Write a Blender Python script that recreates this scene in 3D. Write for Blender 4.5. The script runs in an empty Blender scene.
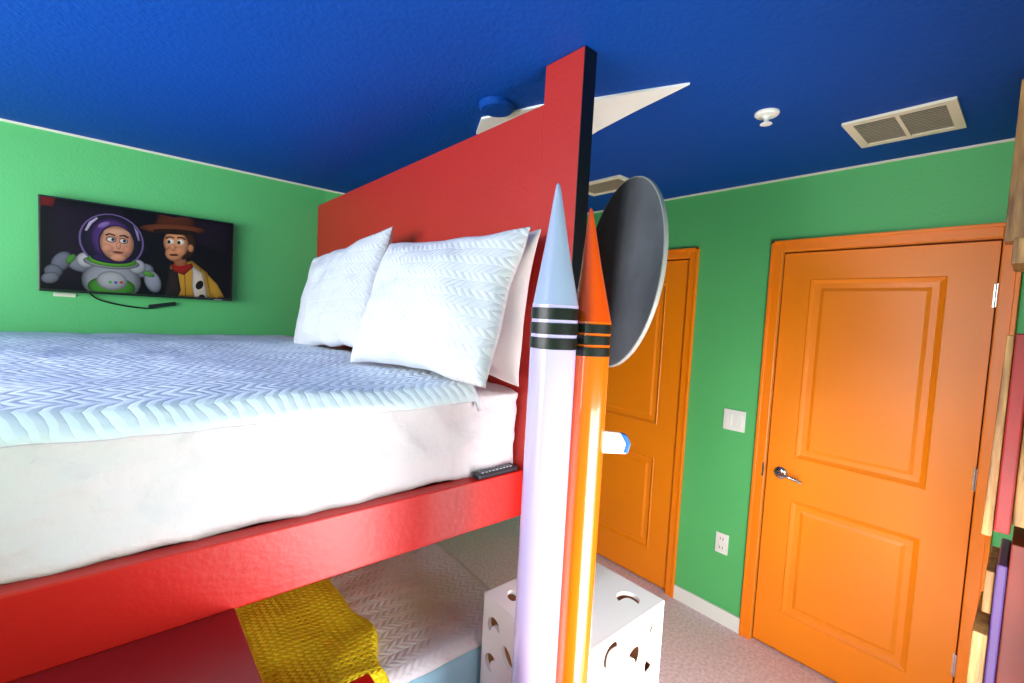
import bpy, bmesh, math, random
from mathutils import Vector, Matrix, noise
random.seed(3)
S=bpy.context.scene
COL=S.collection

def lin(c):
    def f(v):
        v/=255.0
        return v/12.92 if v<=.04045 else ((v+.055)/1.055)**2.4
    return (f(c[0]),f(c[1]),f(c[2]),1)

def mat(name,rgb,rough=.5,metal=0,bump=0,bscale=40,detail=3,var=0,vscale=4,coat=0,emit=0,spec=.5,dist=.01,rgb2=None,stretch=None):
    m=bpy.data.materials.new(name); m.use_nodes=True
    N=m.node_tree.nodes; L=m.node_tree.links
    b=N['Principled BSDF']; c=lin(rgb)
    b.inputs['Base Color'].default_value=c
    b.inputs['Roughness'].default_value=rough
    b.inputs['Metallic'].default_value=metal
    b.inputs['Coat Weight'].default_value=coat
    b.inputs['Specular IOR Level'].default_value=spec
    tc=N.new('ShaderNodeTexCoord'); mp=N.new('ShaderNodeMapping')
    L.new(tc.outputs['Object'],mp.inputs['Vector'])
    if stretch: mp.inputs['Scale'].default_value=stretch
    if var>0 or rgb2:
        n=N.new('ShaderNodeTexNoise'); n.inputs['Scale'].default_value=vscale; n.inputs['Detail'].default_value=4
        L.new(mp.outputs[0],n.inputs['Vector'])
        mx=N.new('ShaderNodeMix'); mx.data_type='RGBA'
        c2=lin(rgb2) if rgb2 else (c[0]*(1-var),c[1]*(1-var),c[2]*(1-var),1)
        mx.inputs[6].default_value=c; mx.inputs[7].default_value=c2
        mr=N.new('ShaderNodeMapRange'); mr.inputs[1].default_value=.35; mr.inputs[2].default_value=.65
        L.new(n.outputs['Fac'],mr.inputs[0]); L.new(mr.outputs[0],mx.inputs[0])
        L.new(mx.outputs[2],b.inputs['Base Color'])
    if bump>0:
        n=N.new('ShaderNodeTexNoise'); n.inputs['Scale'].default_value=bscale; n.inputs['Detail'].default_value=detail
        L.new(mp.outputs[0],n.inputs['Vector'])
        bp=N.new('ShaderNodeBump'); bp.inputs['Strength'].default_value=bump; bp.inputs['Distance'].default_value=dist
        L.new(n.outputs['Fac'],bp.inputs['Height']); L.new(bp.outputs[0],b.inputs['Normal'])
    if emit>0:
        b.inputs['Emission Color'].default_value=c; b.inputs['Emission Strength'].default_value=emit
    return m

def quiltmat(name,rgb,period=.05,zig=.03,k=1.0,strength=.6,dist=.006,wob=0.0):
    m=mat(name,rgb,.85,spec=.2)
    N=m.node_tree.nodes; L=m.node_tree.links; b=N['Principled BSDF']
    tc=N.new('ShaderNodeTexCoord'); sp=N.new('ShaderNodeSeparateXYZ'); L.new(tc.outputs['Object'],sp.inputs[0])
    def M(op,a,bb):
        n=N.new('ShaderNodeMath'); n.operation=op
        for i,v in enumerate((a,bb)):
            if isinstance(v,(int,float)): n.inputs[i].default_value=v
            else: L.new(v,n.inputs[i])
        return n.outputs[0]
    z=M('MULTIPLY',M('PINGPONG',sp.outputs[1],zig),k)
    v=M('ADD',sp.outputs[0],z)
    if wob:
        nw=N.new('ShaderNodeTexNoise'); nw.inputs['Scale'].default_value=14
        L.new(tc.outputs['Object'],nw.inputs['Vector']); v=M('ADD',v,M('MULTIPLY',nw.outputs['Fac'],wob))
    st=M('DIVIDE',M('PINGPONG',v,period/2),period/2)
    st=M('POWER',st,.5)
    st2=M('POWER',M('DIVIDE',M('PINGPONG',sp.outputs[1],zig),zig),.35)
    h=M('MULTIPLY',st,st2)
    nz=N.new('ShaderNodeTexNoise'); nz.inputs['Scale'].default_value=9; nz.inputs['Detail'].default_value=5
    L.new(tc.outputs['Object'],nz.inputs['Vector'])
    h=M('ADD',h,M('MULTIPLY',nz.outputs['Fac'],2.6))
    bp=N.new('ShaderNodeBump'); bp.inputs['Strength'].default_value=strength; bp.inputs['Distance'].default_value=dist
    L.new(h,bp.inputs['Height']); L.new(bp.outputs[0],b.inputs['Normal'])
    return m

def empty(name,loc=(0,0,0)):
    e=bpy.data.objects.new(name,None); COL.objects.link(e); e.location=loc; e.empty_display_size=.05
    return e
def addmesh(name,verts,faces,m,parent=None,smooth=False,bevel=0,mx=None,seg=2):
    me=bpy.data.meshes.new(name); me.from_pydata([tuple(v) for v in verts],[],faces); me.update()
    bm=bmesh.new(); bm.from_mesh(me); bmesh.ops.recalc_face_normals(bm,faces=bm.faces); bm.to_mesh(me); bm.free()
    o=bpy.data.objects.new(name,me); COL.objects.link(o)
    if m: me.materials.append(m)
    if smooth:
        for p in me.polygons: p.use_smooth=True
    if bevel>0:
        bv=o.modifiers.new('bevel','BEVEL'); bv.width=bevel; bv.segments=seg; bv.limit_method='ANGLE'
    if mx is not None: o.matrix_world=mx
    if parent:
        o.parent=parent; o.matrix_parent_inverse=Matrix.Translation(-Vector(parent.location))
    return o
BF=[(0,1,3,2),(4,6,7,5),(0,4,5,1),(2,3,7,6),(0,2,6,4),(1,5,7,3)]
def boxv(a,b):
    return [(x,y,z) for x in (a[0],b[0]) for y in (a[1],b[1]) for z in (a[2],b[2])]
def box(name,a,b,m,parent=None,bevel=0,seg=2,smooth=False,mx=None):
    return addmesh(name,boxv(a,b),BF,m,parent,smooth,bevel,mx,seg)
def boxes(name,lst,m,parent=None,bevel=0,mx=None):
    V=[];F=[]
    for a,b in lst:
        k=len(V); V+=boxv(a,b); F+=[tuple(i+k for i in f) for f in BF]
    return addmesh(name,V,F,m,parent,False,bevel,mx)
def lathe(name,prof,m,parent=None,seg=48,mx=None,smooth=True):
    V=[];F=[]
    for r,z in prof:
        for i in range(seg):
            a=2*math.pi*i/seg; V.append((r*math.cos(a),r*math.sin(a),z))
    n=len(prof)
    for j in range(n-1):
        for i in range(seg):
            F.append((j*seg+i,j*seg+(i+1)%seg,(j+1)*seg+(i+1)%seg,(j+1)*seg+i))
    F.append(tuple(range(seg))[::-1]); F.append(tuple((n-1)*seg+i for i in range(seg)))
    o=addmesh(name,V,F,m,parent,smooth,0,mx)
    if smooth:
        o.data.polygons[-1].use_smooth=False; o.data.polygons[-2].use_smooth=False
        es=o.modifiers.new('es','EDGE_SPLIT'); es.split_angle=math.radians(35)
    return o
def tube(name,pts,r,m,parent=None,mx=None):
    cu=bpy.data.curves.new(name,'CURVE'); cu.dimensions='3D'; cu.bevel_depth=r; cu.bevel_resolution=3; cu.use_fill_caps=True
    sp=cu.splines.new('NURBS'); sp.points.add(len(pts)-1)
    for p,q in zip(sp.points,pts): p.co=(*q,1)
    sp.use_endpoint_u=True; sp.order_u=3
    o=bpy.data.objects.new(name,cu); COL.objects.link(o); cu.materials.append(m)
    if mx is not None: o.matrix_world=mx
    if parent: o.parent=parent; o.matrix_parent_inverse=Matrix.Translation(-Vector(parent.location))
    return o

# ---------------- materials
GREEN=mat('wall_green',(90,190,110),.55,bump=.25,bscale=90,dist=.004,var=.05,vscale=2)
BLUE=mat('ceiling_blue',(0,68,160),.65,bump=.5,bscale=70,dist=.006,spec=.2)
RED=mat('red_paint',(196,22,16),.38,bump=.08,bscale=60,var=.06,vscale=3)
RED2=mat('headboard_red',(182,36,26),.5,bump=.08,bscale=60,var=.05)
RED_SHADED=mat('stair_red_shaded',(120,8,18),.4,bump=.06,bscale=50)  # red stairs, with the shadow on them put into the base colour
BLACK=mat('black_paint',(10,10,11),.4,bump=.05)
ORANGE=mat('door_orange',(255,140,8),.38,bump=.05,bscale=120,var=.04,vscale=2)
ORTRIM=mat('trim_orange',(255,134,6),.35,bump=.04)
WHITE=mat('white_plastic',(240,238,232),.35,bump=.02)
CREAM=mat('cream_trim',(225,220,200),.6,bump=.05)
CHROME=mat('chrome',(200,200,205),.2,metal=1,bump=.02)
CARPET=mat('carpet',(246,222,226),.95,bump=.35,bscale=220,detail=4,dist=.008,rgb2=(222,194,200),vscale=60,spec=.1)
SHEET=mat('sheet_white',(220,210,218),.85,bump=.9,bscale=4.5,detail=7,dist=.05,spec=.2)
COVER=quiltmat('coverlet_quilt',(220,229,239),.028,.04,.8,.5,.007,wob=.03)
PILLOWM=quiltmat('pillow_quilt',(222,222,228),.024,.026,1.0,.5,.006,wob=.01)
PINKP=mat('pillowcase_plain',(232,212,214),.85,bump=.3,bscale=8,dist=.02,spec=.2)
LQUILT=quiltmat('lower_quilt',(246,242,248),.026,.024,1.0,.5,.005,wob=.01)
LBLUE=mat('mattress_lightblue',(160,210,235),.7,bump=.2)
YELLOW=quiltmat('yellow_knit',(255,224,40),.018,.009,1.0,.7,.006,wob=.01)
WOOD=mat('wood_tan',(186,140,80),.5,bump=.3,bscale=12,rgb2=(120,80,42),vscale=6,stretch=(8,8,1))
PURPLE=mat('purple_paint',(88,58,120),.4,bump=.05)
GREYD=mat('dish_grey',(100,103,108),.85,bump=.3,bscale=30,var=.3,vscale=5,spec=.15)
GREYR=mat('dish_rim',(150,150,145),.5,bump=.1)
BROWN=mat('box_inside_brown',(170,112,70),.8,bump=.2)
BOXW=mat('box_white',(248,247,246),.5,bump=.03)
TVB=mat('tv_bezel',(12,12,14),.3,bump=.02)
DARK=mat('dark_gap',(30,10,5),.8,bump=.05)

# ---------------- room
XE=2.55; YN=3.155; YS=-.08; XW=-1.95; H=2.41
D2a,D2b=1.38,2.14
box('floor',(XW-.1,YS-.1,-.08),(XE+.12,YN+.1,0),CARPET)
box('ceiling',(XW-.1,YS-.1,H),(XE+.12,YN+.1,H+.1),BLUE)
box('wall_north',(XW-.1,YN,0),(XE+.12,YN+.1,H),GREEN)
boxes('wall_east',[((XE,YS,0),(XE+.12,.12,H)),((XE,.88,0),(XE+.12,D2a,H)),((XE,D2b,0),(XE+.12,YN,H)),
  ((XE,.12,2.04),(XE+.12,.88,H)),((XE,D2a,2.04),(XE+.12,D2b,H))],GREEN)
wy0,wy1,wz0,wz1=.25,2.75,.85,2.15
boxes('wall_west',[((XW-.1,YS,0),(XW,wy0,H)),((XW-.1,wy1,0),(XW,YN,H)),((XW-.1,wy0,0),(XW,wy1,wz0)),((XW-.1,wy0,wz1),(XW,wy1,H))],GREEN)
sx0,sx1,sz0,sz1=.45,1.5,.12,1.35
boxes('wall_south',[((XW-.1,YS-.1,0),(sx0,YS,H)),((sx1,YS-.1,0),(XE+.12,YS,H)),((sx0,YS-.1,0),(sx1,YS,sz0)),((sx0,YS-.1,sz1),(sx1,YS,H))],GREEN)
t=.05
boxes('window_1',[((XW-.08,wy0,wz0),(XW+.01,wy0+t,wz1)),((XW-.08,wy1-t,wz0),(XW+.01,wy1,wz1)),((XW-.08,wy0,wz0),(XW+.01,wy1,wz0+t)),((XW-.08,wy0,wz1-t),(XW+.01,wy1,wz1)),
  ((XW-.07,1.48,wz0),(XW-.03,1.52,wz1))],WHITE)
boxes('fill_window_south',[((sx0,YS-.08,sz0),(sx0+.04,YS+.005,sz1)),((sx1-.04,YS-.08,sz0),(sx1,YS+.005,sz1)),((sx0,YS-.08,sz0),(sx1,YS+.005,sz0+.04)),((sx0,YS-.08,sz1-.04),(sx1,YS+.005,sz1))],WHITE)  # frame of an added opening, sized to let in low fill light
boxes('trim_1',[((XW,YN-.008,H-.010),(XE,YN,H))],CREAM)
boxes('trim_2',[((XE-.008,YS,H-.009),(XE,YN,H))],CREAM)
boxes('baseboard_east',[((XE-.014,.937,0),(XE,D2a-.057,.085)),((XE-.014,D2b+.057,0),(XE,YN,.085))],WHITE,bevel=.003)
box('baseboard_north',(XW,YN-.014,0),(XE-.014,YN,.085),WHITE,bevel=.003)

# ---------------- doors
def door(name,y0,y1,hinges,handle_y):
    e=empty(name,(XE,(y0+y1)/2,0))
    X0=XE+.006; ztop=2.03; zb=.012
    V=[];F=[]
    def rect(ya,yb,za,zc,x):
        k=len(V); V.extend([(x,ya,za),(x,yb,za),(x,yb,zc),(x,ya,zc)]); return k
    ys=[y0+.003,y0+.145,y1-.125,y1-.003]; zs=[zb,.21,.80,1.01,1.90,ztop]
    for j in range(5):
        for i in range(3):
            if i==1 and j in (1,3):
                prev=rect(ys[1],ys[2],zs[j],zs[j+1],X0)
                for ins,dx in ((.005,-.003),(.012,.002),(.022,.008),(.045,.009),(.06,.003)):
                    cur=rect(ys[1]+ins,ys[2]-ins,zs[j]+ins,zs[j+1]-ins,X0+dx)
                    for q in range(4):
                        F.append((prev+q,prev+(q+1)%4,cur+(q+1)%4,cur+q))
                    prev=cur
                F.append((prev,prev+1,prev+2,prev+3))
            else:
                k=rect(ys[i],ys[i+1],zs[j],zs[j+1],X0); F.append((k,k+1,k+2,k+3))
    o=addmesh('slab_front',V,F,ORANGE,e)
    bm=bmesh.new(); bm.from_mesh(o.data); bmesh.ops.remove_doubles(bm,verts=bm.verts,dist=1e-5); bmesh.ops.recalc_face_normals(bm,faces=bm.faces); bm.to_mesh(o.data); bm.free()
    box('slab_core',(X0+.016,y0+.003,zb),(XE+.05,y1-.003,ztop),ORANGE,e)
    boxes('slab_edges',[((X0,y0+.003,zb),(X0+.016,y0+.006,ztop)),((X0,y1-.006,zb),(X0+.016,y1-.003,ztop)),((X0,y0+.003,zb),(X0+.016,y1-.003,zb+.003))],ORANGE,e)
    box('back_fill',(XE+.05,y0,0),(XE+.06,y1,2.04),DARK,e)
    boxes('jamb',[((XE+.001,y0-.001,0),(XE+.05,y0+.001,2.04)),((XE+.001,y1-.001,0),(XE+.05,y1+.001,2.04)),((XE+.001,y0,2.038),(XE+.05,y1,2.041))],ORTRIM,e)
    c=.056
    for i,(a,b) in enumerate([((y1,0),(y1+c,2.04+c)),((y0-c,0),(y0,2.04+c)),((y0,2.04),(y1,2.04+c))]):
        box('casing_%d'%i,(XE-.014,a[0],a[1]),(XE-.0002,b[0],b[1]),ORTRIM,e,bevel=.004)
        if i<2:
            oy=(a[0]+c-.016 if i==0 else a[0]); box('casing_bead_%d'%i,(XE-.02,oy,0),(XE-.013,oy+.016,2.04+c),ORTRIM,e,bevel=.003)
        else: box('casing_bead_%d'%i,(XE-.02,y0-c,2.04+c-.016),(XE-.013,y1+c,2.04+c),ORTRIM,e,bevel=.003)
    for i,hz in enumerate(hinges):
        mx=Matrix.Translation((XE-.004,y0+.002,hz-.045))
        lathe('hinge_%d'%i,[(.0055,0),(.0055,.09)],CHROME,e,12,mx)
        box('hinge_leaf_%d'%i,(XE+.002,y0+.004,hz-.045),(XE+.0055,y0+.012,hz+.045),CHROME,e)
    if handle_y:
        R=Matrix.Rotation(-math.pi/2,4,'Y')
        lathe('rose',[(.031,0),(.031,.006),(.024,.012),(.011,.014),(.011,.05),(.006,.055)],CHROME,e,32,Matrix.Translation((X0,handle_y,.92))@R)
        tube('lever',[(X0-.045,handle_y+.004,.92),(X0-.048,handle_y-.03,.924),(X0-.047,handle_y-.07,.918),(X0-.04,handle_y-.105,.908)],.0085,CHROME,e)
        box('strike',(XE-.0145,y1+.003,.885),(XE-.013,y1+.012,.955),CHROME,e)
    return e
door('door_1',.12,.88,(1.82,1.10,.34),.81)
door('door_2',D2a,D2b,(),None)
# ---------------- wall plates
e=empty('light_switch',(XE,1.055,1.14))
box('plate',(XE-.007,.997,1.083),(XE-.0002,1.113,1.197),WHITE,e,bevel=.003)
for i,yy in enumerate((1.028,1.082)): box('rocker_%d'%i,(XE-.011,yy-.016,1.107),(XE-.006,yy+.016,1.173),WHITE,e,bevel=.002)
e=empty('wall_outlet',(XE,1.068,.445))
box('plate',(XE-.007,1.033,.388),(XE-.0002,1.103,.502),WHITE,e,bevel=.003)
for i,zz in enumerate((.42,.47)):
    box('socket_%d'%i,(XE-.010,1.05,zz-.017),(XE-.006,1.086,zz+.017),WHITE,e,bevel=.004)
    boxes('slots_%d'%i,[((XE-.0106,1.059,zz-.004),(XE-.0098,1.062,zz+.009)),((XE-.0106,1.074,zz-.004),(XE-.0098,1.077,zz+.009))],BLACK,e)

# ---------------- ceiling fixtures
VD=mat('vent_dark',(130,124,112),.8,bump=.02)
def vent(name,x0,x1,y0,y1,split):
    e=empty(name,((x0+x1)/2,(y0+y1)/2,H))
    z0=H-.010; f=.028
    ym=(y0+y1)/2
    L=[((x0,y0,z0),(x0+f,y1,H-.0002)),((x1-f,y0,z0),(x1,y1,H-.0002)),((x0+f,y0,z0),(x1-f,y0+f,H-.0002)),((x0+f,y1-f,z0),(x1-f,y1,H-.0002))]
    if split: L.append(((x0+f,ym-.006,z0),(x1-f,ym+.006,H-.0002)))
    boxes('frame',L,CREAM,e)
    box('duct',(x0+f,y0+f,H-.003),(x1-f,y1-f,H-.001),VD,e)
    V=[];F=[]
    n=15
    for i in range(n):
        xx=x0+f+(x1-x0-2*f)*(i+.5)/n
        k=len(V)
        for yy in (y0+f,y1-f):
            V+= [(xx-.004,yy,z0+.002),(xx-.002,yy,z0+.002),(xx+.005,yy,H-.003),(xx+.003,yy,H-.003)]
        F+=[(k,k+1,k+5,k+4),(k+1,k+2,k+6,k+5),(k+2,k+3,k+7,k+6),(k+3,k,k+4,k+7),(k,k+1,k+2,k+3),(k+4,k+5,k+6,k+7)]
    addmesh('louvers',V,F,CREAM,e)
vent('ceiling_vent',2.0,2.29,.23,.535,True)
vent('ceiling_vent.001',1.98,2.2,1.5,1.85,False)
e=empty('fire_sprinkler',(1.74,.695,H))
T=Matrix.Translation((1.74,.695,0))
lathe('escutcheon',[(.040,H-.0005),(.040,H-.006),(.034,H-.012),(.014,H-.014),(.012,H-.022)],WHITE,e,32,T)
lathe('head',[(.009,H-.02),(.007,H-.036),(.018,H-.037),(.02,H-.040),(.006,H-.044)],WHITE,e,24,T)
lathe('smoke_detector',[(.066,H-.0005),(.066,H-.012),(.056,H-.022),(.03,H-.025)],BLUE,None,40,Matrix.Translation((1.045,1.363,0)))
poly=[(1.366,.786),(1.30,.93),(1.245,1.06),(1.15,1.245),(1.07,1.49),(1.14,1.62),(1.3,1.68),(1.62,1.78),(1.60,1.62),(1.52,1.42),(1.455,1.22),(1.41,1.02)]
V=[(x,y,H-.008) for x,y in poly]+[(x,y,H-.0005) for x,y in poly]; n=len(poly)
F=[tuple(range(n)),tuple(range(n,2*n))]+[(i,(i+1)%n,n+(i+1)%n,n+i) for i in range(n)]
addmesh('ceiling_star_cutout',V,F,mat('star_white',(250,248,246),.5,bump=.05),None)
e=empty('fill_lamp_added',(-.9,1.0,H))  # added fixture out of view, there to carry the fill light
lathe('fill_lamp_canopy',[(.16,H-.0005),(.16,H-.03),(.15,H-.035)],WHITE,e,40,Matrix.Translation((-.9,1.0,0)))

# ---------------- bunk bed
bed=empty('bunk_bed',(0,2,0))
YF=1.05
XF=-1.12
BZ=.795
box('headboard',(.987,YF,1.0),(1.038,YN-.004,2.295),RED2,bed,bevel=.002)
box('post',(.987,.896,BZ+.0005),(1.038,YF,H-.001),RED2,bed,bevel=.0015)
box('post_edge',(.987,.8935,BZ+.0005),(1.038,.896,H-.001),BLACK,bed)
box('back_post',(.987,YN-.028,0),(1.038,YN-.004,1.0),RED2,bed)
box('front_rail',(XF,YF,1.0),(.9868,YF+.045,1.15),RED,bed,bevel=.004)
box('back_rail',(XF,YN-.05,1.0),(.9868,YN-.004,1.15),RED,bed)
box('foot_rail',(XF-.05,YF,0.95),(XF,YN-.004,1.46),RED,bed,bevel=.003)
box('foot_post',(XF-.05,YF-.1,0),(XF,YF,1.46),RED,bed)
box('deck',(XF,YF+.045,1.09),(.9868,YN-.05,1.14),RED,bed)
box('lower_rail',(XF,1.085,.12),(.95,1.12,.40),RED,bed,bevel=.003)
box('lower_deck',(XF,1.12,.33),(.95,YN-.03,.39),RED,bed)

def softbox(name,a,b,m,r,parent,nx,ny,nz,amp=.006,fr=4,seed=0,shear=0,crease=.7):
    bm=bmesh.new()
    V={}
    def vert(i,j,k):
        key=(i,j,k)
        if key in V: return V[key]
        p=Vector((a[0]+(b[0]-a[0])*i/nx,a[1]+(b[1]-a[1])*j/ny,a[2]+(b[2]-a[2])*k/nz))
        c=Vector([min(max(p[q],a[q]+r),b[q]-r) for q in range(3)])
        d=p-c
        if d.length>1e-6: p=c+d.normalized()*min(d.length,r) if d.length>r else p
        dn=(p-c).normalized() if (p-c).length>1e-6 else Vector((0,0,0))
        f=noise.fractal(Vector((p.x*fr,p.y*fr,p.z*fr*1.6+seed)),1,2,4)
        cr=1-abs(noise.noise(Vector((p.x*3.2+p.z*3.5,p.y*2,seed+4))))*2
        f+=crease*max(0,cr)**6
        p=p+dn*amp*f
        if j<ny*.3: p.y-=shear*(1-j/(ny*.3))*(p.z-a[2])/(b[2]-a[2])
        V[key]=bm.verts.new(p); return V[key]
    def quad(p,q,s,t_):
        try: bm.faces.new((vert(*p),vert(*q),vert(*s),vert(*t_)))
        except ValueError: pass
    for i in range(nx):
        for j in range(ny):
            for k in (0,nz): quad((i,j,k),(i+1,j,k),(i+1,j+1,k),(i,j+1,k))
    for i in range(nx):
        for k in range(nz):
            for j in (0,ny): quad((i,j,k),(i+1,j,k),(i+1,j,k+1),(i,j,k+1))
    for j in range(ny):
        for k in range(nz):
            for i in (0,nx): quad((i,j,k),(i,j+1,k),(i,j+1,k+1),(i,j,k+1))
    bmesh.ops.recalc_face_normals(bm,faces=bm.faces)
    me=bpy.data.meshes.new(name); bm.to_mesh(me); bm.free()
    for p in me.polygons: p.use_smooth=True
    me.materials.append(m)
    o=bpy.data.objects.new(name,me); COL.objects.link(o)
    if parent: o.parent=parent; o.matrix_parent_inverse=Matrix.Translation(-Vector(parent.location))
    return o
um=empty('mattress_with_sheet',(0,2,1.15))
softbox('sheet',(XF+.01,1.090,1.142),(.984,YN-.02,1.407),SHEET,.028,um,180,60,30,.012,5,shear=.020,crease=.9)

def coverlet(name,x0,x1,y0,y1,z,m,parent,drop,base_th=.02,nx=150,ny=110,seed=0,amp=.012,fold=0,edge=.008):
    V=[];F=[]
    for j in range(ny+1):
        for i in range(nx+1):
            u=i/nx; v=j/ny
            x=x0+(x1-x0)*u; s=v*(y1-y0+drop)
            if s<drop+.03:
                q=s/(drop+.03); y=y0-.012*(1-q)+.03*q; zz=z-drop*(1-q)**1.6
            else:
                y=y0+.03+(s-drop-.03)*(y1-y0-.03)/(y1-y0-.03); zz=z
            f=noise.fractal(Vector((x*3,y*3,seed)),1,2,4)
            zz+=amp*f
            if fold: zz+=fold*(abs(math.sin(x*13+2.2*noise.noise(Vector((x*2,y*3,seed+3)))*3))**2)*(.4+.6*abs(noise.noise(Vector((x*2.5,y*2.5,seed+9)))))
            yy=y+ (.006*noise.noise(Vector((x*6,seed,z))) if s<drop+.03 else 0)
            if s<.001: zz+=.008*noise.noise(Vector((x*4,2,seed)))
            w=min(u,1-u)*(x1-x0)
            if w<.02: zz-=(1-w/.02)**2*(base_th+amp)
            V.append((x+edge*noise.noise(Vector((y*5,seed,1)))*(u if edge>.01 else 1),yy,zz))
    n=nx+1
    for j in range(ny):
        for i in range(nx):
            F.append((j*n+i,j*n+i+1,(j+1)*n+i+1,(j+1)*n+i))
    o=addmesh(name,V,F,m,parent,True)
    so=o.modifiers.new('so','SOLIDIFY'); so.thickness=.012; so.offset=-1
    return o
coverlet('quilted_coverlet',XF,.80,1.060,3.11,1.444,COVER,None,.05)

def pillow(name,W,Hh,T,m,origin,xax,yax,seed=0,flange=.0):
    xax=Vector(xax).normalized(); yax=Vector(yax); yax=(yax-xax*yax.dot(xax)).normalized(); zax=xax.cross(yax)
    V=[];F=[];n=64
    for side in (1,-1):
        for j in range(n+1):
            for i in range(n+1):
                u=-1+2*i/n; v=-1+2*j/n
                sx=1-.07*(1-v*v)**1.0; sy=1-.09*(1-u*u)
                x=W/2*u*sx; y=Hh/2*v*sy
                h=T/2*(max(0,(1-u**4)*(1-v**4)))**.42*(.72+.28*(1-u*u)*(1-v*v))
                f=noise.fractal(Vector((x*5+seed,y*5,side*3.1)),1,2,3)
                e=min(1-abs(u),1-abs(v))
                h+=f*.022*min(1,e*5)
                V.append((x+.01*noise.noise(Vector((y*7,seed,u))),y+.012*noise.noise(Vector((x*7,seed,9))),side*max(h,0.002)))
    N=(n+1)**2
    for s in (0,1):
        for j in range(n):
            for i in range(n):
                a=s*N+j*(n+1)+i; q=(a,a+1,a+n+2,a+n+1)
                F.append(q if s==0 else q[::-1])
    for i in range(n):
        for a,b in ((i,i+1),(n*(n+1)+i+1,n*(n+1)+i),((i+1)*(n+1),i*(n+1)),(i*(n+1)+n,(i+1)*(n+1)+n)):
            F.append((b,a,a+N,b+N))
    M=Matrix.Identity(4)
    for r in range(3): M[r][0]=xax[r]; M[r][1]=yax[r]; M[r][2]=zax[r]; M[r][3]=origin[r]
    return addmesh(name,V,F,m,None,True,0,M)
pillow('bed_pillow',.88,.52,.18,PILLOWM,(.785,2.19,1.69),(.03,-1,.09),(.22,0,1),1)
pillow('bed_pillow.001',.74,.46,.11,PINKP,(.90,1.34,1.668),(0,-1,0),(.10,0,1),5)
pillow('bed_pillow.002',.68,.47,.17,PILLOWM,(.755,1.285,1.668),(.14,-1,0),(.33,0,1),9)
pillow('bed_pillow.003',.72,.44,.11,PINKP,(.905,2.25,1.660),(0,-1,0),(.10,0,1),12)

lm=empty('lower_mattress',(0,2,.4))
softbox('mattress',(XF+.01,1.064,.392),(1.04,YN-.035,.62),LBLUE,.04,lm,60,40,10,.003,5,crease=0)
coverlet('lower_quilt',XF+.02,1.05,1.078,3.1,.648,LQUILT,None,.03,amp=.014,seed=7)
coverlet('yellow_blanket',-.25,.585,1.070,3.0,.668,YELLOW,None,.06,amp=.02,seed=17,nx=110,fold=.03,edge=.07)

e=empty('remote_control',(.895,1.07,1.16))
M=Matrix.Translation((.885,1.066,1.1515))@Matrix.Rotation(math.radians(2),4,'Z')
box('body',(-.08,-.018,0),(.08,.018,.018),mat('remote_black',(38,42,50),.35,bump=.02),e,bevel=.006,mx=M)
L=[]
for i in range(9):
    for j in range(3): L.append(((-.065+i*.014,-.013+j*.010,.0175),(-.057+i*.014,-.008+j*.010,.0205)))
boxes('buttons',L,mat('remote_buttons',(150,155,165),.5,bump=.02),e,0,M)

st=empty('bunk_stairs',(-.2,.75,0))
box('landing',(-1.0,.42,.972),(.187,1.0495,1.004),RED_SHADED,st,bevel=.003)
box('landing_base',(-1.0,.44,0),(.175,1.045,.972),RED_SHADED,st)
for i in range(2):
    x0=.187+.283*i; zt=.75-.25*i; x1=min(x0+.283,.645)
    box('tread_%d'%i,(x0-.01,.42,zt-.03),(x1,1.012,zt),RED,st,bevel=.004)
    box('riser_base_%d'%i,(x0-.01,.44,0),(x1-.013,1.008,zt-.03),RED_SHADED,st)

# ---------------- crayons
def crayon(name,x,y,r,zc,zt,zb,body,cone,tipdx=0,tipdy=0):
    e=empty(name,(x,y,0))
    T=Matrix.Translation((x,y,0))
    lathe('body',[(r,0),(r,zc)],body,e,64,T)
    bh=(zc-zb)
    k=bh/3
    for i in range(3):
        z0=zb+i*k; lathe('band_%d'%i,[(r,z0),(r+.002,z0+.001),(r+.002,z0+k*.76),(r,z0+k*.78)],BLACK,e,64,T)
    seg=48;V=[];F=[]
    prof=[(r*1.0,zc),(r*.97,zc+.004),(r*.5,zc+(zt-zc)*.5),(r*.16,zt-.024),(r*.09,zt-.005),(r*.03,zt)]
    for rr,z in prof:
        q=(z-zc)/(zt-zc)
        for i in range(seg):
            a=2*math.pi*i/seg; V.append((x+tipdx*q+rr*math.cos(a),y+tipdy*q+rr*math.sin(a),z))
    for j in range(len(prof)-1):
        for i in range(seg): F.append((j*seg+i,j*seg+(i+1)%seg,(j+1)*seg+(i+1)%seg,(j+1)*seg+i))
    F.append(tuple((len(prof)-1)*seg+i for i in range(seg)))
    addmesh('cone_tip',V,F,cone,e,True)
    return e
LAV=mat('crayon_lavender',(186,172,216),.22,coat=.6,bump=.02)
LAVC=mat('crayon_cone_lavender',(164,176,208),.3,coat=.3,bump=.02)
ORC=mat('crayon_orange',(242,98,6),.2,coat=.6,bump=.02)
ORCC=mat('crayon_cone_orange',(238,78,6),.3,coat=.3,bump=.02)
crayon('crayon_sculpture',.712,.6855,.0496,1.669,1.928,1.576,LAV,LAVC,-.005,.008)
crayon('crayon_sculpture.001',.798,.654,.0430,1.638,1.888,1.563,ORC,ORCC,-.009,.015)

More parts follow.
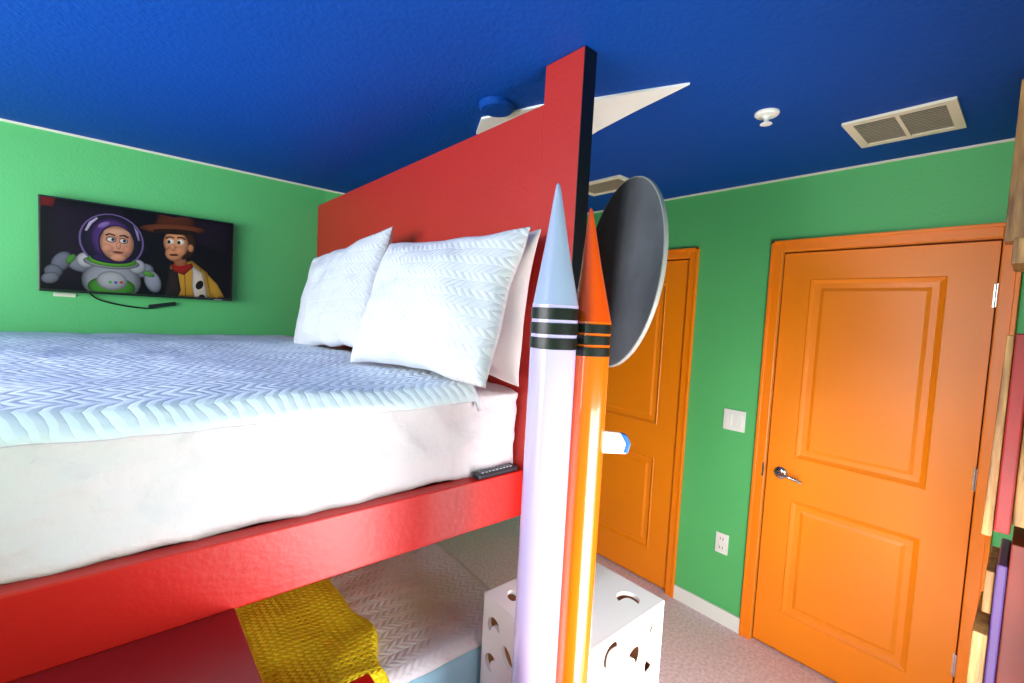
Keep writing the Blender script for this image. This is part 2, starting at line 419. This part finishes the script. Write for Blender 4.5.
# grey dish
ang=math.radians(60)
n=Vector((-math.sin(ang),math.cos(ang),.07)).normalized()
up=(Vector((0,0,1))-n*n.z).normalized(); sd=up.cross(n)
M=Matrix.Identity(4)
c=(1.215,.908,1.795)
for r in range(3): M[r][0]=sd[r]; M[r][1]=up[r]; M[r][2]=n[r]; M[r][3]=c[r]
e=empty('round_grey_shield',c)
lathe('disc',[(.27,-.009),(.297,-.007),(.298,0.0),(.297,.005),(.288,.006),(.28,.006),(.15,.006),(.01,.006)],GREYD,e,72,M)
R_=lathe('rim',[(.297,-.009),(.301,-.007),(.302,0),(.301,.004),(.2975,.0045)],GREYR,e,72,M)
tube('bracket',[(1.04,.95,1.6),(1.14,.99,1.62),(1.26,.96,1.66)],.012,BLACK,e)

# small toy wing fixed to the orange crayon
e=empty('toy_wing',(.87,.64,1.36))
pw=[(0,.024),(.045,.023),(.062,.0),(.058,-.023),(0,-.028)]
def plate(name,pts,th,m,M,parent):
    k=len(pts); V=[(p[0],p[1],0) for p in pts]+[(p[0],p[1],th) for p in pts]
    F=[tuple(range(k)),tuple(range(k,2*k))]+[(i,(i+1)%k,k+(i+1)%k,k+i) for i in range(k)]
    return addmesh(name,V,F,m,parent,False,.002,M)
M=Matrix(((.58,0,.815,.826),(-.815,0,.58,.630),(0,1,0,1.370),(0,0,0,1)))
plate('fin',pw,.010,WHITE,M,e)
plate('fin_tip',[(.040,.024),(.056,.019),(.066,.0),(.061,-.021),(.050,-.021),(.055,0),(.045,.017)],.012,mat('toy_blue',(40,100,190),.4,bump=.02),Matrix.Translation((-.0008,-.0006,0))@M,e)

# ---------------- white pedestal box with crescent / oval cut-outs
e=empty('cutout_storage_box',(1.06,.88,0))
bx0,bx1,by0,by1,bz=.85,1.275,.692,1.046,BZ
w=.012
o=addmesh('carton',boxv((bx0,by0,0),(bx1,by1,bz))+boxv((bx0+w,by0+w,w),(bx1-w,by1-w,bz-w)),BF+[tuple(i+8 for i in f[::-1]) for f in BF],BOXW,None)
bm=bmesh.new(); bm.from_mesh(o.data); bm.faces.ensure_lookup_table()
for f in bm.faces:
    inner=all(v.index>=8 for v in f.verts)
    c_=f.calc_center_median()-Vector(((bx0+bx1)/2,(by0+by1)/2,bz/2))
    d=f.normal.dot(c_)
    if (inner and d>0) or (not inner and d<0): f.normal_flip()
    f.material_index=1 if inner else 0
bm.to_mesh(o.data); bm.free(); o.data.materials.append(BROWN)
V=[];F=[]
def cyl(face,cx,cy,r,shape='o',rot=0):
    k=len(V)
    P=[]
    if shape=='o':
        for i in range(24):
            a=2*math.pi*i/24; P.append((1.35*r*math.cos(a),.8*r*math.sin(a)))
    else:
        for i in range(15):
            a=math.radians(-125+250*i/14); P.append((r*1.25*math.cos(a),r*1.25*math.sin(a)))
        x0,y0=P[-1]
        for i in range(1,12):
            q=i/12; yy=y0*(1-2*q); xx=x0+ (r*.8)*math.cos((q-.5)*math.pi)
            P.append((xx,yy))
    n=len(P)
    for dpt in (-.012,.034):
        for (p,q) in P:
            p,q=p*math.cos(rot)-q*math.sin(rot),p*math.sin(rot)+q*math.cos(rot)
            if face=='top': V.append((cx+p,cy+q,bz-dpt))
            elif face=='s': V.append((cx+p,by0+dpt,cy+q))
            else: V.append((bx0+dpt,cx+p,cy+q))
    F.append(tuple(range(k,k+n))); F.append(tuple(range(k+n,k+2*n))[::-1])
    for i in range(n): F.append((k+i,k+n+i,k+n+(i+1)%n,k+(i+1)%n))
for a in [('top',1.19,.765,.028,'c',.7),('top',.91,.985,.020,'o',1),('top',1.20,.98,.024,'o',.4),('top',.93,.78,.024,'c',2),
 ('s',1.02,.735,.030,'c',2.3),('s',1.13,.67,.032,'c',.6),('s',1.22,.725,.022,'o',1),('s',.93,.66,.026,'o',.3),('s',1.22,.62,.026,'c',3.6),('s',1.05,.60,.028,'o',.4),
 ('s',1.18,.48,.032,'c',1),('s',.98,.45,.03,'c',3),('s',1.1,.3,.032,'o',.5),('s',.95,.2,.03,'c',0),
 ('w',.995,.715,.022,'c',1.2),('w',.93,.66,.024,'o',.9),('w',.83,.72,.022,'c',3.4),('w',1.0,.60,.022,'c',.3),('w',.80,.60,.026,'o',.4),('w',.9,.48,.03,'c',1),('w',.8,.3,.03,'o',.2),('w',.98,.3,.028,'c',2)]: cyl(*a)
me=bpy.data.meshes.new('cutter'); me.from_pydata(V,[],F); me.update()
bm=bmesh.new(); bm.from_mesh(me); bmesh.ops.recalc_face_normals(bm,faces=bm.faces); bm.to_mesh(me); bm.free()
cut=bpy.data.objects.new('cutter',me); COL.objects.link(cut)
bo=o.modifiers.new('b','BOOLEAN'); bo.object=cut; bo.operation='DIFFERENCE'; bo.solver='EXACT'
bpy.context.view_layer.update()
dg=bpy.context.evaluated_depsgraph_get()
nm=bpy.data.meshes.new_from_object(o.evaluated_get(dg))
o.modifiers.clear(); o.data=nm
bpy.data.objects.remove(cut)
o.parent=e; o.matrix_parent_inverse=Matrix.Translation(-Vector(e.location))

# ---------------- right wall wooden letters
e=empty('wooden_wall_letter',(1.85,0,2.1))
box('upright',(1.86,YS+.001,1.92),(1.92,.088,2.36),WOOD,e,bevel=.003)
box('bar',(1.70,YS+.001,1.84),(1.90,.064,1.905),WOOD,e,bevel=.003)
e=empty('wooden_wall_letter.001',(1.7,0,1.4))
LR=mat('letter_red',(150,26,22),.5,bump=.2,bscale=20,var=.4)
box('painted_layer',(1.62,.012,1.18),(1.9,.040,1.665),LR,e,bevel=.004)
box('wood_back',(1.64,YS+.001,1.20),(1.9,.011,1.64),WOOD,e,bevel=.004)
addmesh('wood_layer',[(1.62,.041,1.165),(1.9,.041,1.165),(1.9,.041,1.66),(1.62,.041,1.66),(1.62,.060,1.165),(1.9,.060,1.165),(1.9,.054,1.66),(1.62,.054,1.66)],
 [(0,1,2,3),(4,5,6,7),(0,1,5,4),(1,2,6,5),(2,3,7,6),(3,0,4,7)],WOOD,e,False,.003)
e=empty('wooden_wall_letter.002',(1.7,0,.9))
box('base_panel',(1.66,YS+.001,.60),(1.9,.008,1.15),mat('letter_dark_red',(130,40,20),.5,bump=.2,bscale=20,var=.4),e,bevel=.003)
box('painted_layer',(1.66,.009,.62),(1.9,.028,1.09),PURPLE,e,bevel=.004)
box('wood_layer',(1.62,.029,.6),(1.9,.056,.92),WOOD,e,bevel=.003)
box('wood_upper',(1.68,.029,.95),(1.9,.046,1.06),WOOD,e,bevel=.003)

# ---------------- TV
e=empty('television',(.11,YN,1.86))
tx0,tx1,tz0,tz1=-.287,.503,1.640,2.090; ty=3.095
box('back',(tx0+.1,ty+.03,tz0+.06),(tx1-.1,YN-.001,tz1-.06),TVB,e,bevel=.01)
box('panel',(tx0,ty,tz0),(tx1,ty+.032,tz1),TVB,e,bevel=.004)
PV=[];PF=[];PC=[];lay=[0]
def spoly(name,pts,rgb,sh=.5,hx=-.2,hy=-.25,hi=1.15):
    lay[0]+=1; y=ty-.0006-.00006*lay[0]
    n=len(pts); cx=sum(p[0] for p in pts)/n; cy=sum(p[1] for p in pts)/n
    bw=(max(p[0] for p in pts)-min(p[0] for p in pts))/2; bh=(max(p[1] for p in pts)-min(p[1] for p in pts))/2
    gx=cx+bw*hx; gy=cy+bh*hy
    c=lin(rgb)
    k=len(PV)
    def P(p,q): PV.append((tx0+min(max(p,.008),.782),y,tz1-min(max(q,.008),.438)))
    def C(f): PC.append((min(c[0]*f,1),min(c[1]*f,1),min(c[2]*f,1),1))
    P(gx,gy); C(hi)
    fr=[.4,.75,1.0]; br=[hi*.98,.85*hi*.95,sh]
    for f,b in zip(fr,br):
        for p,q in pts:
            P(gx+(p-gx)*f,gy+(q-gy)*f)
            dd=((p-cx)/(bw+1e-6)*.5+(q-cy)/(bh+1e-6)*.5)
            C(b*(1-.35*max(0,dd)*f))
    for i in range(n):
        j=(i+1)%n
        PF.append((k,k+1+i,k+1+j))
        for r in range(2):
            a=k+1+r*n; PF.append((a+i,a+n+i,a+n+j,a+j))
def sell(name,cx,cy,rx,ry,rgb,rot=0,a0=0,a1=360,**kw):
    P=[]; n=28
    for i in range(n):
        a=math.radians(360*i/n)
        x=rx*math.cos(a); y=ry*math.sin(a); r=math.radians(rot)
        P.append((cx+x*math.cos(r)-y*math.sin(r),cy+x*math.sin(r)+y*math.cos(r)))
    spoly(name,P,rgb,**kw)
sp0,se0=spoly,sell
spoly('screen',[(0.008,.008),(.782,.008),(.782,.438),(.008,.438)],(14,9,20),.5)
spoly('bg1',[(.03,.02),(.3,.01),(.42,.2),(.35,.43),(.02,.43)],(32,18,42),.3)
spoly('bg2',[(.42,.01),(.78,.01),(.78,.2),(.6,.15)],(26,16,32),.3)
spoly('bg_red',[(.008,.008),(.06,.008),(.05,.05),(.008,.05)],(120,20,20))
def TB(x,y): return (.262+(x-.225)*1.08,.25+(y-.25)*1.08)
def bp_(n,pts,c,**k): sp0(n,[TB(*p) for p in pts],c,**k)
def be(n,cx,cy,rx,ry,c,rot=0,**k):
    X,Y=TB(cx,cy); se0(n,X,Y,rx*1.08,ry*1.08,c,rot,**k)
be('upper_arm_l',.115,.305,.05,.034,(130,138,156),20,sh=.25)
be('fore_arm_l',.055,.30,.03,.05,(116,124,144),25,sh=.25)
be('fore_arm_l2',.03,.345,.03,.03,(110,118,136),25,sh=.25)
be('elbow_green',.085,.285,.012,.026,(80,150,60),30,sh=.3)
be('glove_l',.02,.375,.03,.024,(120,126,142),-30,sh=.3)
be('upper_arm_r',.335,.31,.045,.034,(130,138,156),-20,sh=.25)
be('fore_arm_r',.375,.36,.032,.055,(140,148,166),-15,sh=.25)
be('elbow_green_r',.357,.325,.026,.012,(80,150,60),20,sh=.3)
be('torso',.225,.37,.105,.095,(150,158,172),sh=.25)
be('torso_green',.225,.40,.085,.05,(70,146,50),sh=.3)
be('torso_plate',.225,.37,.055,.045,(170,178,186),sh=.4)
be('shoulder_l',.135,.285,.033,.036,(190,196,206),sh=.3)
be('shoulder_r',.315,.295,.033,.036,(170,178,190),sh=.3)
be('dome_rim',.225,.185,.115,.125,(130,110,180),sh=.9,hi=.2)
be('dome',.225,.184,.108,.119,(40,32,60),sh=.5)
be('collar_white',.225,.285,.10,.030,(160,170,180),sh=.3)
be('collar_green',.225,.277,.088,.028,(100,180,58),sh=.4)
be('collar_dark',.225,.266,.075,.024,(50,34,86),sh=.4)
be('hood',.224,.178,.076,.098,(84,54,130),sh=.25)
be('hood_gloss',.195,.115,.026,.011,(140,112,190),-35,sh=.5)
be('face_edge',.240,.194,.064,.085,(40,22,60),sh=.7)
be('face',.242,.194,.061,.081,(222,162,134),sh=.34)
be('brow_ridge',.242,.148,.048,.024,(230,174,146),sh=.75,hi=1.05)
be('cheek_l',.209,.220,.020,.021,(232,162,136),sh=.75,hi=1.05)
be('cheek_r',.277,.220,.015,.019,(220,148,122),sh=.75,hi=1.05)
be('chin',.245,.259,.029,.018,(224,158,130),sh=.5)
be('socket_l',.221,.178,.020,.015,(170,110,90),sh=.9,hi=.9)
be('socket_r',.265,.179,.017,.014,(170,110,90),sh=.9,hi=.9)
be('eye_l',.221,.179,.015,.010,(232,232,236),sh=.6)
be('eye_r',.264,.180,.013,.009,(232,232,236),sh=.6)
be('pupil_l',.227,.178,.006,.007,(20,50,90))
be('pupil_r',.268,.179,.006,.007,(20,50,90))
bp_('brow_l',[(.200,.158),(.215,.149),(.236,.155),(.236,.161),(.215,.156),(.202,.165)],(60,34,22))
bp_('brow_r',[(.250,.155),(.268,.149),(.284,.159),(.282,.166),(.267,.156),(.250,.161)],(60,34,22))
be('nose',.247,.203,.009,.018,(222,152,124),sh=.45,hi=1.2)
be('mouth',.245,.235,.020,.005,(120,50,44))
bp_('dome_glint',[(.130,.15),(.145,.110),(.170,.085),(.175,.09),(.155,.115),(.138,.152)],(200,190,230),sh=.9)
bp_('dome_glint2',[(.30,.10),(.318,.13),(.325,.17),(.318,.17),(.308,.13)],(150,140,190),sh=.9)
be('button_r',.258,.375,.006,.006,(210,40,40)); be('button_b',.238,.377,.006,.006,(50,90,200)); be('button_g',.218,.377,.006,.006,(60,190,60))
def TW(x,y): return (.522+(x-.54)*1.2,.172+(y-.165)*1.2)
def wp(n,pts,c,**k): sp0(n,[TW(*p) for p in pts],c,**k)
def we(n,cx,cy,rx,ry,c,rot=0,**k):
    X,Y=TW(cx,cy); se0(n,X,Y,rx*1.2,ry*1.2,c,rot,**k)
wp('shirt',[(.52,.25),(.60,.22),(.66,.27),(.69,.36),(.70,.40),(.50,.40),(.51,.33)],(180,138,44),sh=.25)
for q in (.54,.57,.60,.63): wp('stripe',[(q,.25),(q+.003,.25),(q+.009,.40),(q+.006,.40)],(130,54,28))
wp('vest',[(.515,.27),(.545,.26),(.56,.36),(.55,.40),(.50,.40)],(40,30,30))
wp('vest_r',[(.60,.24),(.64,.27),(.66,.36),(.66,.40),(.61,.40),(.60,.34)],(196,188,178),sh=.3)
we('vest_spot',.63,.33,.014,.022,(24,20,20),20)
we('vest_spot2',.64,.385,.013,.012,(24,20,20))
wp('sleeve',[(.655,.27),(.70,.32),(.73,.38),(.70,.40),(.67,.37)],(170,130,40),sh=.25)
wp('neck',[(.525,.21),(.575,.20),(.585,.26),(.54,.27)],(150,92,64),sh=.3)
wp('bandana',[(.52,.245),(.56,.262),(.60,.232),(.605,.25),(.57,.29),(.53,.275)],(150,30,26),sh=.3)
we('hair',.562,.15,.052,.07,(60,34,18))
we('cowboy_face',.54,.152,.046,.058,(212,148,108),-6,sh=.3)
we('jaw',.533,.198,.033,.034,(202,138,100),-6,sh=.3)
we('cheek',.553,.185,.020,.02,(218,150,112),sh=.8,hi=1.05)
we('cowboy_ear',.594,.165,.011,.018,(190,126,92))
wp('hat_crown',[(.46,.085),(.475,.03),(.53,.035),(.575,.014),(.605,.03),(.615,.08),(.54,.10)],(80,38,22),sh=.3)
we('hat_brim',.530,.088,.118,.022,(104,54,30),-6,sh=.35)
we('hat_under',.538,.099,.082,.012,(40,20,12),-5)
we('w_eye_l',.520,.146,.013,.012,(238,238,232),sh=.7)
we('w_eye_r',.556,.143,.013,.012,(238,238,232),sh=.7)
we('w_pupil_l',.514,.147,.006,.008,(50,30,20))
we('w_pupil_r',.550,.145,.006,.008,(50,30,20))
wp('w_brow_l',[(.500,.130),(.516,.121),(.534,.125),(.532,.130),(.516,.127),(.502,.137)],(56,30,16))
wp('w_brow_r',[(.543,.121),(.560,.118),(.576,.125),(.573,.131),(.560,.124),(.544,.128)],(56,30,16))
we('w_nose',.527,.170,.010,.016,(214,144,106),-5,sh=.5,hi=1.15)
we('w_mouth',.532,.203,.017,.005,(90,30,26),-6)
me=bpy.data.meshes.new('screen_picture'); me.from_pydata(PV,[],PF); me.update()
ca=me.color_attributes.new('pic','FLOAT_COLOR','POINT')
for i,c in enumerate(PC): ca.data[i].color=c
pm=bpy.data.materials.new('screen_picture'); pm.use_nodes=True; N=pm.node_tree.nodes; b=N['Principled BSDF']
at=N.new('ShaderNodeVertexColor'); at.layer_name='pic'
b.inputs['Base Color'].default_value=(.004,.004,.005,1); b.inputs['Roughness'].default_value=.3; b.inputs['Specular IOR Level'].default_value=.12
pm.node_tree.links.new(at.outputs[0],b.inputs['Emission Color']); b.inputs['Emission Strength'].default_value=.62
me.materials.append(pm)
so=bpy.data.objects.new('screen_picture',me); COL.objects.link(so); so.parent=e; so.matrix_parent_inverse=Matrix.Translation(-Vector(e.location))
box('logo',(tx1-.09,ty-.001,tz0+.002),(tx1-.05,ty,tz0+.006),mat('logo',(160,160,165),.3,bump=.02),e)
e=empty('tv_cable',(0,YN-.02,1.6))
tube('cord',[(-.12,YN-.02,1.66),(-.10,YN-.015,1.62),(-.03,YN-.01,1.595),(.06,YN-.01,1.58),(.13,YN-.012,1.575),(.2,YN-.012,1.60),(.24,YN-.012,1.615)],.004,BLACK,e)
box('adapter',(.12,YN-.022,1.588),(.24,YN-.003,1.608),BLACK,e,bevel=.005,mx=Matrix.Translation((.18,0,1.60))@Matrix.Rotation(-.2,4,'Y')@Matrix.Translation((-.18,0,-1.60)))
box('wall_plate',(-.24,YN-.006,1.617),(-.16,YN-.0003,1.636),CREAM,e,bevel=.002)

# ---------------- lights
def area(name,loc,d,sx,sy,en,col):
    l=bpy.data.lights.new(name,'AREA'); l.shape='RECTANGLE'; l.size=sx; l.size_y=sy; l.energy=en; l.color=col
    o=bpy.data.objects.new(name,l); COL.objects.link(o); o.location=loc
    o.rotation_euler=Vector(d).to_track_quat('-Z','Y').to_euler(); return o
area('window_light_west',(XW-.12,1.5,1.5),(1,0,-.02),2.4,1.2,104,(.96,.98,1))
area('fill_light_south',((sx0+sx1)/2,YS-.12,(sz0+sz1)/2),(.3,1,0),.98,1.15,52,(1,.99,.99))  # added fill from the south for doors, carpet and lower bunk
l=bpy.data.lights.new('sun','SUN'); l.energy=1.3; l.angle=math.radians(10); l.color=(1,.98,.95)
o=bpy.data.objects.new('sun',l); COL.objects.link(o); o.location=(-4,1.5,3)
o.rotation_euler=Vector((1,-.08,-.20)).to_track_quat('-Z','Y').to_euler()
l=bpy.data.lights.new('fill_lamp_light','POINT'); l.energy=26; l.shadow_soft_size=.12; l.color=(1,.98,.96)  # added point fill that lifts the room and ceiling
o=bpy.data.objects.new('fill_lamp_light',l); COL.objects.link(o); o.location=(-.9,1.0,H-.22)
w=bpy.data.worlds.new('world'); S.world=w; w.use_nodes=True
w.node_tree.nodes['Background'].inputs[0].default_value=(.9,.95,1,1); w.node_tree.nodes['Background'].inputs[1].default_value=1.5

# ---------------- camera
Xc=Vector((528,-3.5,-456)).normalized(); Yc=Vector((-394,46.5,-456)); Yc=(Yc-Xc*Yc.dot(Xc)).normalized(); Zc=Xc.cross(Yc)
Rm=Matrix((Xc,Yc,Zc)).to_4x4()
cam=bpy.data.cameras.new('camera'); cam.sensor_width=36; cam.lens=16.03; cam.clip_start=.01
co=bpy.data.objects.new('camera',cam); COL.objects.link(co)
co.matrix_world=Matrix.Translation((0,0,1.64))@Rm
S.camera=co
S.view_settings.view_transform='Standard'
S.view_settings.look='None'
S.view_settings.exposure=0
